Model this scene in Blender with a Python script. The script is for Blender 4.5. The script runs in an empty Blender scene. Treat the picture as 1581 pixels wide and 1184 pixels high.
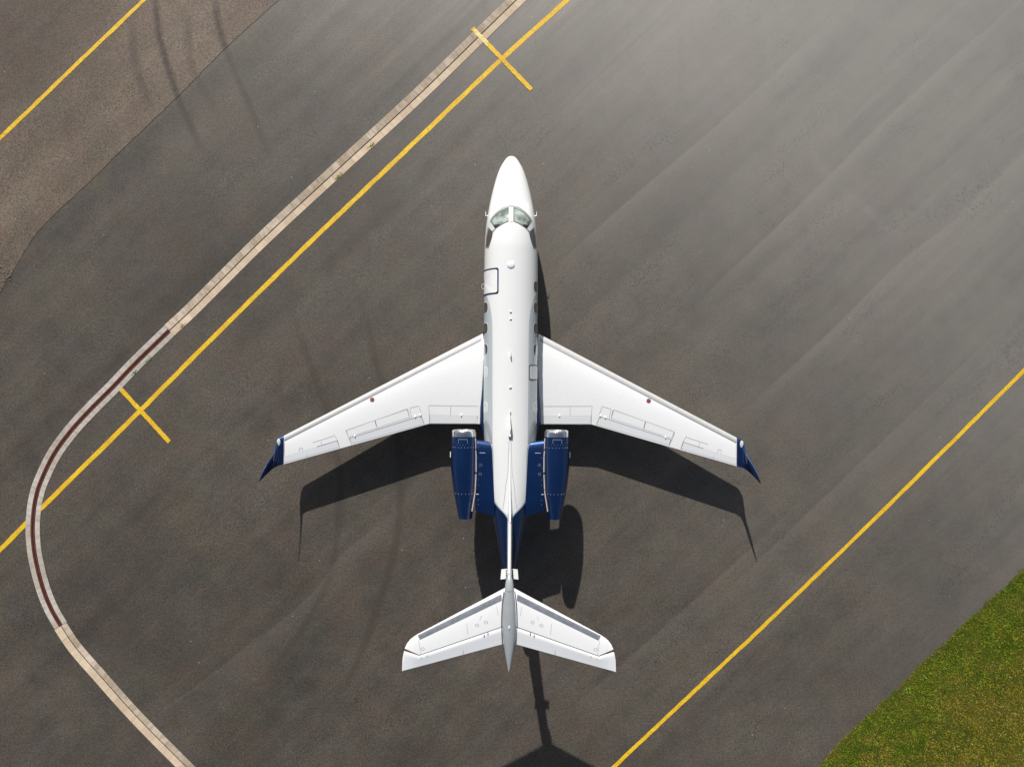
import bpy, math, random
import numpy as np
from mathutils import Vector, noise as mnoise
random.seed(7); rng = np.random.default_rng(7)
SC = bpy.context.scene
C = SC.collection

# ------------------------------------------------------------------ camera, sky, sun
CAMH = 32.1                       # drone height in metres
F = 24.0 / 36.0 * 1581.0          # focal length in photo pixels
CXP, CYP = 790.5, 592.0
cam_d = bpy.data.cameras.new('camera'); cam = bpy.data.objects.new('camera', cam_d); C.objects.link(cam)
cam_d.lens = 24.0; cam_d.sensor_width = 36.0; cam_d.sensor_fit = 'HORIZONTAL'
cam_d.clip_start = 0.1; cam_d.clip_end = 5000.0
cam.location = (0, 0, CAMH); cam.rotation_euler = (0, 0, 0)
SC.camera = cam

SUN = Vector((-0.302, 1.51, 1.0)).normalized()
el = math.asin(SUN.z); az = math.atan2(SUN.x, SUN.y)
w = bpy.data.worlds.new('World'); SC.world = w; w.use_nodes = True
nt = w.node_tree
sky = nt.nodes.new('ShaderNodeTexSky'); sky.sky_type = 'NISHITA'; sky.sun_disc = False
sky.sun_elevation = el; sky.sun_rotation = az; sky.air_density = 1.0; sky.dust_density = 2.0; sky.ozone_density = 1.0
bg = nt.nodes['Background']; bg.inputs['Strength'].default_value = 0.064
hs = nt.nodes.new('ShaderNodeHueSaturation'); hs.inputs['Saturation'].default_value = .75; nt.links.new(sky.outputs[0], hs.inputs['Color']); nt.links.new(hs.outputs[0], bg.inputs['Color'])
sd = bpy.data.lights.new('sun', 'SUN'); sun = bpy.data.objects.new('sun', sd); C.objects.link(sun)
sd.energy = 4.8; sd.angle = math.radians(0.6); sd.color = (1.0, 0.96, 0.90)
sun.rotation_euler = SUN.to_track_quat('Z', 'Y').to_euler(); sun.location = SUN * 60
SC.view_settings.view_transform = 'Standard'; SC.view_settings.look = 'None'
SC.view_settings.exposure = 0.12; SC.view_settings.gamma = 1.0
SC.render.engine = 'CYCLES'

# ------------------------------------------------------------------ material helpers
class NT:
    def __init__(s, name):
        s.m = bpy.data.materials.new(name); s.m.use_nodes = True
        s.t = s.m.node_tree; s.b = s.t.nodes['Principled BSDF']
        s.tc = None
    def link(s, a, b): s.t.links.new(a, b)
    def put(s, sock, v):
        if v is None: return
        if hasattr(v, 'is_output'): s.link(v, sock)
        elif isinstance(v, (tuple, list)) and len(v) == 3 and sock.type == 'RGBA': sock.default_value = (*v, 1)
        else: sock.default_value = v
    def coord(s, out='Object'):
        if s.tc is None: s.tc = s.t.nodes.new('ShaderNodeTexCoord')
        return s.tc.outputs[out]
    def mapping(s, scale=(1, 1, 1), rot=(0, 0, 0), loc=(0, 0, 0), src=None):
        n = s.t.nodes.new('ShaderNodeMapping')
        s.link(src or s.coord(), n.inputs[0])
        n.inputs['Location'].default_value = loc; n.inputs['Rotation'].default_value = rot; n.inputs['Scale'].default_value = scale
        return n.outputs[0]
    def noise(s, scale, detail=3, rough=.55, vec=None, dist=0):
        n = s.t.nodes.new('ShaderNodeTexNoise'); s.link(vec or s.coord(), n.inputs['Vector'])
        n.inputs['Scale'].default_value = scale; n.inputs['Detail'].default_value = detail
        n.inputs['Roughness'].default_value = rough; n.inputs['Distortion'].default_value = dist
        return n.outputs['Fac']
    def voro(s, scale, vec=None, out='Distance'):
        n = s.t.nodes.new('ShaderNodeTexVoronoi'); s.link(vec or s.coord(), n.inputs['Vector'])
        n.inputs['Scale'].default_value = scale
        return n.outputs[out]
    def white(s, vec):
        n = s.t.nodes.new('ShaderNodeTexWhiteNoise'); n.noise_dimensions = '3D'; s.link(vec, n.inputs['Vector']); return n.outputs['Value']
    def math(s, op, a, b=0, c=None, clamp=False):
        n = s.t.nodes.new('ShaderNodeMath'); n.operation = op; n.use_clamp = clamp
        s.put(n.inputs[0], a); s.put(n.inputs[1], b)
        if c is not None: s.put(n.inputs[2], c)
        return n.outputs[0]
    def ramp(s, v, a, b, lo=0., hi=1.):
        n = s.t.nodes.new('ShaderNodeMapRange'); n.clamp = True
        s.put(n.inputs[0], v); n.inputs[1].default_value = a; n.inputs[2].default_value = b
        n.inputs[3].default_value = lo; n.inputs[4].default_value = hi
        return n.outputs[0]
    def mix(s, f, a, b, mode='MIX'):
        n = s.t.nodes.new('ShaderNodeMix'); n.data_type = 'RGBA'; n.blend_type = mode
        s.put(n.inputs[0], f); s.put(n.inputs[6], a); s.put(n.inputs[7], b)
        return n.outputs[2]
    def attr(s, name):
        n = s.t.nodes.new('ShaderNodeAttribute'); n.attribute_name = name; return n
    def sep(s, v):
        n = s.t.nodes.new('ShaderNodeSeparateXYZ'); s.link(v, n.inputs[0]); return n.outputs
    def comb(s, x, y, z=0.):
        n = s.t.nodes.new('ShaderNodeCombineXYZ'); s.put(n.inputs[0], x); s.put(n.inputs[1], y); s.put(n.inputs[2], z); return n.outputs[0]
    def bump(s, h, strength=.3, dist=.01):
        n = s.t.nodes.new('ShaderNodeBump'); n.inputs['Strength'].default_value = strength; n.inputs['Distance'].default_value = dist
        s.link(h, n.inputs['Height']); s.link(n.outputs[0], s.b.inputs['Normal'])
    def set(s, **k):
        names = dict(col='Base Color', rough='Roughness', metal='Metallic', spec='Specular IOR Level', coat='Coat Weight', coatr='Coat Roughness', emit='Emission Color', ior='IOR')
        for a, v in k.items(): s.put(s.b.inputs[names[a]], v)
        return s

def simple(name, col, rough=.4, metal=0., coat=0., spec=.5, vary=.06, vscale=2.5):
    n = NT(name)
    f = n.noise(vscale, 4, .6)
    d = tuple(c * (1 - vary) for c in col); e = tuple(min(1, c * (1 + vary)) for c in col)
    n.set(col=n.mix(n.ramp(f, .3, .7), d, e), rough=n.ramp(n.noise(vscale * 3, 3), .3, .7, rough * .85, min(1, rough * 1.15)), metal=metal, coat=coat, spec=spec)
    n.b.inputs['Coat Roughness'].default_value = .06
    return n.m

# asphalt ---------------------------------------------------------------
LANE = math.radians(43.5)
def asphalt(name, dark, light, brown, marks=True, specl=.5):
    n = NT(name)
    lane = n.mapping(rot=(0, 0, -LANE))                # x along lanes, y across lanes
    st = n.mapping(scale=(.018, .42, 1), src=lane)
    st2 = n.mapping(scale=(.05, 1.3, 1), src=lane)
    s1 = n.noise(1.0, 4, .6, st); s2 = n.noise(1.0, 4, .65, st2)
    big = n.noise(.16, 4, .6); mid = n.noise(.9, 5, .65)
    tone = n.math('ADD', n.math('MULTIPLY', s1, .36), n.math('MULTIPLY', s2, .14))
    tone = n.math('ADD', tone, n.math('MULTIPLY', big, .26)); tone = n.math('ADD', tone, n.math('MULTIPLY', mid, .24))
    col = n.mix(n.ramp(tone, .40, .60), dark, light)
    col = n.mix(n.ramp(n.noise(.35, 4, .6, n.mapping(loc=(40, 3, 0))), .45, .72, 0, .55), col, brown)
    tint = n.t.nodes.new('ShaderNodeTexNoise'); n.link(n.coord(), tint.inputs['Vector']); tint.inputs['Scale'].default_value = .8; tint.inputs['Detail'].default_value = 5; tint.inputs['Roughness'].default_value = .65
    col = n.mix(.17, col, tint.outputs['Color'], 'SOFT_LIGHT')
    # aggregate
    fine = n.noise(13, 2, 1.); fine2 = n.noise(5, 3, .8)
    g = n.math('ADD', n.ramp(fine, .32, .68, .45, 1.55), n.ramp(fine2, .3, .7, -.16, .16))
    gc = n.comb(g, g, g)
    col = n.mix(1.0, col, gc, 'MULTIPLY')
    if marks:
        big2 = n.noise(.10, 3, .5, n.mapping(loc=(3, 8, 0))); b2 = n.ramp(big2, .35, .65, .80, 1.12); col = n.mix(1.0, col, n.comb(b2, b2, b2), 'MULTIPLY')
        sx = n.sep(lane)
        a = n.attr('wear_glare')
        r = n.t.nodes.new('ShaderNodeSeparateColor'); n.link(a.outputs['Color'], r.inputs[0])
        tyre, pale, glare = r.outputs[0], r.outputs[1], r.outputs[2]
        brk = n.ramp(n.noise(4, 3, .7), .25, .6, .65, 1.15)
        col = n.mix(n.math('MULTIPLY', tyre, brk), col, (.040, .029, .021))
        col = n.mix(n.math('MULTIPLY', n.math('MULTIPLY', pale, .8), n.ramp(n.noise(1.0, 4, .7, st2), .2, .8, .5, 1.)), col, (.21, .195, .165))
        col = n.mix(n.math('MULTIPLY', glare, n.ramp(tone, .36, .64, .45, .85)), col, (.180, .164, .134))  # paler colour painted in as sun glare toward the north-east
        # clusters of dark pits
        v = n.voro(11.0); cl = n.ramp(n.noise(.35, 4, .7, n.mapping(scale=(.5, 1.2, 1), src=lane)), .50, .72)
        pit = n.math('MULTIPLY', n.math('LESS_THAN', v, .33), cl)
        col = n.mix(n.math('MULTIPLY', pit, .85), col, (.012, .011, .010))
        v2 = n.voro(.9); col = n.mix(n.math('LESS_THAN', v2, .022), col, (.35, .33, .30))
        rough = n.math('SUBTRACT', n.ramp(n.noise(1.2, 4, .6, st2), .3, .7, .62, .74), n.math('MULTIPLY', glare, .04))
        n.set(col=col, rough=rough, spec=n.math('ADD', specl, n.math('MULTIPLY', glare, .5)), ior=n.math('ADD', 1.5, n.math('MULTIPLY', glare, .5)))  # specular and IOR raised along with the painted glare
    else:
        n.set(col=col, rough=.66, spec=specl)
    n.bump(n.noise(30, 3, .8), .35, .006)
    return n.m
M = {}
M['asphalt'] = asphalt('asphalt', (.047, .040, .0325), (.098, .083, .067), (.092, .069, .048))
M['old_asphalt'] = asphalt('old_asphalt', (.098, .074, .054), (.168, .128, .094), (.118, .087, .062))

def yellow(name='yellow_paint', A_=(.74, .43, .006), B_=(.90, .58, .012)):
    n = NT(name)
    f = n.noise(9, 4, .7); g = n.noise(1.3, 3, .6); k = n.noise(28, 2, .7)
    col = n.mix(n.ramp(g, .3, .7), A_, B_)
    col = n.mix(n.ramp(f, .48, .68, 0, .7), col, (.40, .24, .03))
    col = n.mix(n.ramp(k, .56, .68, 0, .6), col, (.16, .12, .06))
    n.set(col=col, rough=.6); n.bump(k, .3, .004)
    return n.m
M['yellow'] = yellow(); M['yellow_pale'] = yellow('yellow_on_concrete', (.84, .68, .22), (.92, .78, .34))
def concrete(name, a, b, dirt, block, amount, joint=.28):
    n = NT(name)
    uv = n.coord('UV'); s = n.sep(uv)
    blk = n.math('FLOOR', n.math('DIVIDE', s[0], block)); side = n.math('FLOOR', n.math('ADD', s[1], 0.))
    r = n.white(n.comb(blk, side))
    col = n.mix(r, a, b)
    st = n.noise(1., 4, .6, n.mapping(scale=(5.5, .55, 1), src=uv))
    col = n.mix(n.ramp(st, .44, .66, 0, amount), col, dirt)
    col = n.mix(n.ramp(n.noise(.5, 3, .6), .42, .62, 0, amount * .7), col, dirt)
    fr = n.math('FRACT', n.math('DIVIDE', s[0], block))
    jt = n.math('LESS_THAN', fr, .03 / max(block, .1))
    col = n.mix(n.math('MULTIPLY', jt, joint), col, (.12, .10, .085))
    col = n.mix(n.ramp(n.noise(24, 3, .7), .5, .75, 0, .35), col, (.22, .18, .14))
    n.set(col=col, rough=.85, spec=.25); n.bump(n.noise(22, 3), .4, .006)
    return n.m
M['conc_tan'] = concrete('pale_concrete', (.60, .47, .34), (.74, .60, .45), (.40, .30, .20), .62, .30)
M['conc_stain'] = concrete('stained_concrete', (.44, .36, .27), (.66, .56, .45), (.25, .19, .13), .62, .6)
M['conc_grey'] = concrete('grey_concrete', (.50, .46, .42), (.60, .565, .52), (.30, .25, .20), 1.1, .65, .12)
M['rust'] = simple('rusty_steel', (.10, .021, .012), .8, vary=.35, vscale=3)
M['gap'] = simple('dark_gap', (.012, .011, .010), .9)

# jet paints
M['white'] = simple('white_paint', (.85, .86, .87), .28, coat=.35, vary=.006, vscale=.5)
M['panel'] = simple('control_surface_paint', (.79, .81, .83), .30, coat=.3, vary=.01, vscale=.5)
M['slat'] = simple('leading_edge_metal', (.66, .66, .66), .30, metal=.25, coat=.2, vary=.05)
M['grey'] = simple('grey_paint', (.34, .365, .385), .34, coat=.3, vary=.05)
M['boot'] = simple('deicing_metal', (.62, .64, .68), .42, metal=.85, vary=.12, vscale=3)
M['blue'] = simple('navy_paint', (.0030, .030, .125), .34, metal=.62, coat=.0, vary=.08)
M['line'] = simple('panel_gap', (.22, .23, .245), .6)
M['mline'] = simple('panel_gap_mid', (.15, .155, .165), .6)
M['dline'] = simple('dark_panel_gap', (.07, .07, .075), .6)
M['navyline'] = simple('navy_outline', (.008, .010, .075), .4)
M['chrome'] = simple('polished_lip', (.86, .85, .84), .14, metal=1., vary=.08, vscale=6)
_q = M['blue'].node_tree.nodes['Principled BSDF']; _q.inputs['Coat Weight'].default_value = .7; _q.inputs['Coat Roughness'].default_value = .03; _q.inputs['Coat IOR'].default_value = 1.6
M['steel'] = simple('bare_steel', (.42, .42, .43), .35, metal=.9)
M['black'] = simple('black_rubber', (.018, .018, .019), .7)
M['red'] = simple('red_cap', (.42, .03, .025), .45)
M['cream'] = simple('cream_seal', (.55, .47, .42), .5)
M['orange'] = simple('orange_edge', (.55, .14, .05), .5)
M['dot'] = simple('fastener', (.55, .55, .62), .4)
M['cabinglass'] = simple('cabin_glass', (.085, .075, .07), .10, coat=1.)
M['blind'] = simple('closed_blind', (.66, .69, .69), .25, coat=.6)
def wglass():
    n = NT('windscreen_glass')
    f = n.noise(1.5, 2, .5, None, .3)
    col = n.mix(n.ramp(f, .42, .58), (.11, .145, .13), (.40, .46, .42))
    n.set(col=col, rough=.03, coat=0.)
    return n.m
M['wglass'] = wglass()
M['lens'] = simple('lamp_glass', (.55, .60, .62), .08, coat=1.)
def body_paint():
    n = NT('fuselage_paint')
    def a(nm): return n.attr(nm).outputs['Fac']
    band, tail, belly = a('band'), a('tailzone'), a('belly')
    def st(x, e=.004): return n.ramp(x, -e, e)
    col = n.mix(n.noise(.8, 3), (.79, .80, .795), (.83, .84, .835))
    col = n.mix(st(band, .012), col, (.47, .53, .56))
    col = n.mix(st(n.math('ADD', tail, .075)), col, (.42, .46, .50))
    col = n.mix(st(tail), col, (.0014, .012, .048))
    col = n.mix(st(belly), col, (.0014, .012, .048))
    n.set(col=col, rough=.24, coat=.6); n.b.inputs['Coat Roughness'].default_value = .08
    return n.m
M['body'] = body_paint()

# ------------------------------------------------------------------ mesh helpers
class MB:
    def __init__(s): s.v = []; s.f = []; s.mi = []; s.uv = []
    def add(s, verts, faces, mi=0, uvs=None):
        o = len(s.v); s.v += [tuple(map(float, p)) for p in verts]
        s.f += [tuple(i + o for i in f) for f in faces]; s.mi += [mi] * len(faces)
        if uvs is not None: s.uv += list(uvs)
        return s
    def grid(s, rows, mi=0, close=False, caps=False, uvs=None):
        R, N = len(rows), len(rows[0])
        v = [p for r in rows for p in r]; f = []
        for i in range(R - 1):
            for j in range(N if close else N - 1):
                k = (j + 1) % N
                f.append((i * N + j, i * N + k, (i + 1) * N + k, (i + 1) * N + j))
        if caps: f.append(tuple(reversed(range(N)))); f.append(tuple((R - 1) * N + j for j in range(N)))
        return s.add(v, f, mi, uvs)
    def box(s, c, d, mi=0, rz=0.):
        cx, cy, cz = c; a, b, e = (q / 2 for q in d); ca, sa = math.cos(rz), math.sin(rz); v = []
        for dz in (-e, e):
            for dx, dy in ((-a, -b), (a, -b), (a, b), (-a, b)): v.append((cx + dx * ca - dy * sa, cy + dx * sa + dy * ca, cz + dz))
        return s.add(v, [(3, 2, 1, 0), (4, 5, 6, 7), (0, 1, 5, 4), (1, 2, 6, 5), (2, 3, 7, 6), (3, 0, 4, 7)], mi)
    def tube(s, pts, r, n=10, mi=0, caps=True):
        pts = [Vector(p) for p in pts]; rs = r if isinstance(r, (list, tuple)) else [r] * len(pts); rows = []
        for i, p in enumerate(pts):
            t = (pts[min(i + 1, len(pts) - 1)] - pts[max(i - 1, 0)]).normalized()
            u = t.cross(Vector((0, 0, 1)));
            if u.length < .1: u = t.cross(Vector((0, 1, 0)))
            u.normalize(); q = t.cross(u).normalized()
            rows.append([p + (u * math.cos(2 * math.pi * k / n) + q * math.sin(2 * math.pi * k / n)) * rs[i] for k in range(n)])
        return s.grid(rows, mi, True, caps)
    def lathe(s, prof, cx, cz, axis='y', n=48, mi=0, shift=None, sx=1., sz=1.):
        rows = []
        for y, r in prof:
            dx = shift(y) if shift else 0
            rows.append([((cx + dx + sx * r * math.cos(2 * math.pi * k / n)), y, cz + sz * r * math.sin(2 * math.pi * k / n)) if axis == 'y' else
                         (y, cx + r * math.cos(2 * math.pi * k / n), cz + r * math.sin(2 * math.pi * k / n)) for k in range(n)])
        return s.grid(rows, mi, True)
    def ball(s, c, r, n=8, mi=0):
        rows = []
        for i in range(n + 1):
            t = math.pi * i / n
            rows.append([(c[0] + r[0] * math.sin(t) * math.cos(2 * math.pi * k / (2 * n)), c[1] + r[1] * math.sin(t) * math.sin(2 * math.pi * k / (2 * n)), c[2] + r[2] * math.cos(t)) for k in range(2 * n)])
        return s.grid(rows, mi, True)
    def pieces(s, name, mats, parent=None, **k):
        """one object per connected piece"""
        par = list(range(len(s.v)))
        def fd(a):
            while par[a] != a: par[a] = par[par[a]]; a = par[a]
            return a
        for f in s.f:
            for b in f[1:]: par[fd(b)] = fd(f[0])
        gr = {}
        for f, m in zip(s.f, s.mi): gr.setdefault(fd(f[0]), []).append((f, m))
        out = []
        for fs in gr.values():
            idx = {}; mb = MB()
            for f, m in fs:
                for i in f:
                    if i not in idx: idx[i] = len(mb.v); mb.v.append(s.v[i]); mb.uv += [s.uv[i]] if len(s.uv) == len(s.v) else []
                mb.f.append(tuple(idx[i] for i in f)); mb.mi.append(m)
            out.append(mb.build(name, mats, parent, **k))
        return out
    def build(s, name, mats, parent=None, smooth=True, angle=35):
        me = bpy.data.meshes.new(name); me.from_pydata(s.v, [], s.f)
        if not isinstance(mats, (list, tuple)): mats = [mats]
        for m in mats: me.materials.append(m)
        me.polygons.foreach_set('material_index', s.mi)
        if s.uv and len(s.uv) == len(s.v):
            l = me.uv_layers.new(name='UVMap'); idx = np.zeros(len(me.loops), int); me.loops.foreach_get('vertex_index', idx)
            l.data.foreach_set('uv', np.array(s.uv, float)[idx].ravel())
        if smooth:
            me.polygons.foreach_set('use_smooth', [True] * len(me.polygons)); me.set_sharp_from_angle(angle=math.radians(angle))
        me.update()
        o = bpy.data.objects.new(name, me); C.objects.link(o)
        if parent: o.parent = parent
        return o
def tag(o, label=None, cat=None, group=None, kind=None):
    for k, v in (('label', label), ('category', cat), ('group', group), ('kind', kind)):
        if v: o[k] = v
    return o
def empty(name, loc=(0, 0, 0), rz=0.):
    o = bpy.data.objects.new(name, None); C.objects.link(o); o.location = loc; o.rotation_euler = (0, 0, rz); o.empty_display_size = .5
    return o
def G(px, py, z=0.): k = (CAMH - z) / F; return ((px - CXP) * k, (CYP - py) * k, z)          # survey point on the ground
def A(hw, py, z): k = (CAMH - z) / F; return (hw * k, (CYP - py) * k, z)                      # survey point on the jet, hw from its axis
def interp(x, xs, ys):                                                                      # monotone cubic (pchip)
    xs = np.array(xs, float); ys = np.array(ys, float); h = np.diff(xs); d = np.diff(ys) / h; m = np.zeros(len(xs))
    for i in range(1, len(xs) - 1):
        if d[i - 1] * d[i] > 0: w1 = 2 * h[i] + h[i - 1]; w2 = h[i] + 2 * h[i - 1]; m[i] = (w1 + w2) / (w1 / d[i - 1] + w2 / d[i])
    m[0], m[-1] = d[0], d[-1]
    x = np.clip(np.asarray(x, float), xs[0], xs[-1]); i = np.clip(np.searchsorted(xs, x) - 1, 0, len(h) - 1); t = (x - xs[i]) / h[i]
    return ((1 + 2 * t) * (1 - t) ** 2) * ys[i] + t * (1 - t) ** 2 * h[i] * m[i] + t * t * (3 - 2 * t) * ys[i + 1] + t * t * (t - 1) * h[i] * m[i + 1]
def resample(pts, step):
    p = np.array(pts, float); d = np.r_[0, np.cumsum(np.hypot(*np.diff(p[:, :2], axis=0).T))]
    n = max(2, int(d[-1] / step) + 1); t = np.linspace(0, d[-1], n)
    return np.stack([interp(t, d, p[:, 0]), interp(t, d, p[:, 1])], 1), t
def ribbon(mb, pts, off0, off1, z, mi=0, step=.3, nv=2, v0=0., zf=None, jit=0.):
    p, t = resample(pts, step)
    tg = np.gradient(p, axis=0); tg /= np.linalg.norm(tg, axis=1)[:, None]; nr = np.stack([-tg[:, 1], tg[:, 0]], 1)
    rows = []; uv = []
    for i in range(len(p)):
        r = []
        for j in range(nv):
            o = off0 + (off1 - off0) * j / (nv - 1)
            if jit: o += (random.random() - .5) * jit
            q = p[i] + nr[i] * o; r.append((q[0], q[1], z)); uv.append((t[i], v0 + .02 + .96 * j / (nv - 1)))
        rows.append(r)
    mb.grid(rows, mi, uvs=uv)

# ------------------------------------------------------------------ the ground
def axis_pts(lim, step, far):
    a = list(np.arange(-lim, lim + 1e-6, step)); s = step; x = a[-1]; o = []
    while x < far: s *= 1.35; x += s; o.append(x)
    return np.array([-q for q in reversed(o)] + a + o)
def seg_dist(P, pts):
    """distance of points P to a polyline, and the position along it (0..1)"""
    best = np.full(len(P), 1e9); tt = np.zeros(len(P)); q, t = resample(pts, .5); L = t[-1]
    for i in range(len(q) - 1):
        a, b = q[i], q[i + 1]; ab = b - a; u = np.clip(((P - a) @ ab) / (ab @ ab), 0, 1)
        d = np.hypot(*(P - a - u[:, None] * ab).T); m = d < best
        best[m] = d[m]; tt[m] = ((t[i] + u * (t[i + 1] - t[i])) / L)[m]
    return best, tt
xs = axis_pts(26, .085, 900); ys = axis_pts(20, .085, 900)
X, Y = np.meshgrid(xs, ys); P = np.stack([X.ravel(), Y.ravel()], 1)
near = (abs(P[:, 0]) < 30) & (abs(P[:, 1]) < 24); Pn = P[near]
wear_glare = np.zeros((len(P), 4)); tyre = np.zeros(len(Pn)); pale = np.zeros(len(Pn))
def g2(l): return [G(a, b)[:2] for a, b in l]
tyres = [  # (points in photo, half width m, strength, soft ends)
    ([(236, -40), (245, 48), (256, 93), (268, 130), (277, 156), (297, 200), (318, 250)], .14, .80),
    ([(328, -40), (338, 41), (348, 74), (364, 115), (387, 167), (405, 216), (420, 250)], .14, .72),
    ([(202, 20), (208, 93), (227, 149), (240, 180)], .18, .42), ([(288, 10), (294, 93), (331, 167), (345, 200)], .18, .36),
    ([(540, 405), (557, 470), (567, 496), (577, 547), (592, 595), (610, 660), (619, 745), (617, 791), (610, 846), (595, 898), (579, 949), (546, 1034), (500, 1110)], .17, .50),
    ([(430, 430), (455, 488), (468, 529), (491, 597), (515, 670), (525, 740), (523, 800), (514, 870), (497, 919), (473, 962), (430, 1022), (370, 1085)], .16, .46),
    ([(1050, 20), (1052, 90), (1046, 180), (1030, 260)], .16, .25), ([(1182, 20), (1190, 120), (1190, 220), (1180, 300)], .20, .22),
    ([(700, 880), (690, 980), (660, 1080)], .2, .20), ([(985, 420), (1010, 360), (1060, 290)], .3, .22)]
for pts, hw, s in tyres:
    d, t = seg_dist(Pn, g2(pts)); e = np.clip(np.minimum(t, 1 - t) * 5, 0, 1)
    tyre = np.maximum(tyre, s * e * np.clip(1 - (d / hw - .55) / .9, 0, 1))
seams = [([(840, 425), (981, 300), (1158, 148), (1330, -20)], .65), ([(1060, 480), (1167, 380), (1277, 274), (1348, 203), (1424, 131), (1572, 0), (1640, -60)], .75),
         ([(1130, 650), (1293, 500), (1403, 393), (1454, 355), (1581, 236), (1700, 130)], .65), ([(830, 205), (1000, 48), (1080, -30)], .40),
         ([(1050, 980), (1300, 740), (1581, 470), (1650, 400)], .35), ([(240, 1110), (400, 985), (491, 905), (521, 862), (570, 821), (650, 755)], .22), ([(850, 1120), (1100, 900), (1250, 760)], .25)]
th = math.atan2(1, 1.06)
for pts, s in seams:   # paved lane edges: dusty pale on one side, darker on the other
    g = g2(pts); d, t = seg_dist(Pn, g)
    a = np.array(g[0]); b = np.array(g[-1]); ab = (b - a) / np.linalg.norm(b - a)
    # side: sign of the cross product with the local chord
    q, _ = resample(g, .5); idx = np.clip((t * (len(q) - 1)).astype(int), 0, len(q) - 2); tg = q[idx + 1] - q[idx]; rel = Pn - q[idx]
    side = tg[:, 0] * rel[:, 1] - tg[:, 1] * rel[:, 0]      # >0: upper-left of the seam
    e = np.clip(np.minimum(t, 1 - t) * 4, 0, 1)
    pale = np.maximum(pale, np.where(side < 0, s * e * np.exp(-d / .55) * np.clip(d / .04, 0, 1), 0))
    tyre = np.maximum(tyre, np.where(side > 0, .62 * s * e * np.exp(-d / .8), 0))
for pts, s, wd in [([(1238, 215), (1277, 270), (1331, 317), (1386, 367)], .35, .18), ([(235, 1108), (330, 1040), (420, 965)], .30, .05), ([(1185, 0), (1186, 200)], .22, .25), ([(1290, 210), (1390, 115)], .3, .06)]:
    d, t = seg_dist(Pn, g2(pts)); e = np.clip(np.minimum(t, 1 - t) * 5, 0, 1); pale = np.maximum(pale, s * e * np.exp(-(d / wd) ** 2))
wear_glare[near, 0] = tyre; wear_glare[near, 1] = pale
# sun glare put into the tarmac's colour and gloss, growing to the north-east
glare_ramp = 1 / (1 + np.exp(-((P[:, 0] * .72 + P[:, 1] * .69) - 12.0) / 5.5)); wear_glare[:, 2] = glare_ramp * np.clip(1.6 - np.hypot(P[:, 0], P[:, 1]) / 60, 0, 1); wear_glare[:, 3] = 1
ny, nx = X.shape; ii = np.arange(ny * nx).reshape(ny, nx)
quads = np.stack([ii[:-1, :-1], ii[:-1, 1:], ii[1:, 1:], ii[1:, :-1]], -1).reshape(-1, 4)
me = bpy.data.meshes.new('apron')
me.vertices.add(len(P)); me.vertices.foreach_set('co', np.c_[P, np.zeros(len(P))].ravel())
me.loops.add(quads.size); me.loops.foreach_set('vertex_index', quads.ravel())
me.polygons.add(len(quads)); me.polygons.foreach_set('loop_start', np.arange(len(quads)) * 4)
me.update(calc_edges=True); me.validate()
ca = me.color_attributes.new('wear_glare', 'FLOAT_COLOR', 'POINT'); ca.data.foreach_set('color', wear_glare.ravel())
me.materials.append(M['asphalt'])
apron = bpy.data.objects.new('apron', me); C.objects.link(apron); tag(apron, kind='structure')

# older brown taxiway surface beyond the seam, one sheet
edge = g2([(2400, -1700), (600, -150), (431, 0), (349, 74), (275, 149), (186, 234), (149, 271), (65, 351), (48, 372), (35, 394), (7, 440), (-60, 560), (-400, 1100), (-3000, 4000)])
ep, et = resample(edge[1:-2], .12)
ep = [tuple(edge[0])] + [(p[0] + .025 * mnoise.noise(Vector((p[0] * 2, p[1] * 2, 0))), p[1] + .025 * mnoise.noise(Vector((p[0] * 2, p[1] * 2, 5)))) for p in ep] + [tuple(edge[-2]), tuple(edge[-1])]
mb = MB(); n = len(ep)
far = [(-900 + 0 * i, 900 if i < n * .7 else 900 - (i - n * .7) / (n * .3) * 1700) for i in range(n)]
rows = []
for i in range(n):
    e = Vector(ep[i]); r = []
    for k in (0, .3, 1, 3, 8, 20, 60, 700):
        r.append((e.x - k * .72, e.y + k * .69, .004))
    rows.append(r)
mb.grid(rows)
tw = mb.build('taxiway', M['old_asphalt'], smooth=False)
ca = tw.data.color_attributes.new('wear_glare', 'FLOAT_COLOR', 'POINT')
# finer patch of the same surface inside the view, for the tyre marks
def fine_patch():
    gx = np.arange(-26, -8.9, .085); gy = np.arange(2, 20, .085); XX, YY = np.meshgrid(gx, gy); return XX, YY
tv = np.array([v.co[:2] for v in tw.data.vertices]); ca.data.foreach_set('color', np.tile([0, 0, 0, 1.], len(tv)))
bpy.data.objects.remove(tw)
# build the taxiway instead from lines running from the seam, dense in view
mb = MB(); rows = []
ks = list(np.arange(0, 26, .14)) + [28, 32, 40, 60, 120, 300, 700]
for i in range(n):
    e = Vector(ep[i]); rows.append([(e.x - k * .72, e.y + k * .69, .004) for k in ks])
for q_ in rows: q_[:] = [(a, b, .013) for a, b, c in q_]; q_.insert(0, (q_[0][0] + .006, q_[0][1] - .006, -.005))
mb.grid(rows); tw = mb.build('taxiway', M['old_asphalt'], smooth=False)
tv = np.array([v.co[:2] for v in tw.data.vertices]); wr = np.zeros((len(tv), 4)); wr[:, 3] = 1
for pts, hw, s in tyres[:4]:
    d, t = seg_dist(tv, g2(pts)); e = np.clip(np.minimum(t, 1 - t) * 5, 0, 1)
    wr[:, 0] = np.maximum(wr[:, 0], 1.1 * s * e * np.clip(1 - (d / hw - .55) / .9, 0, 1))
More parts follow.
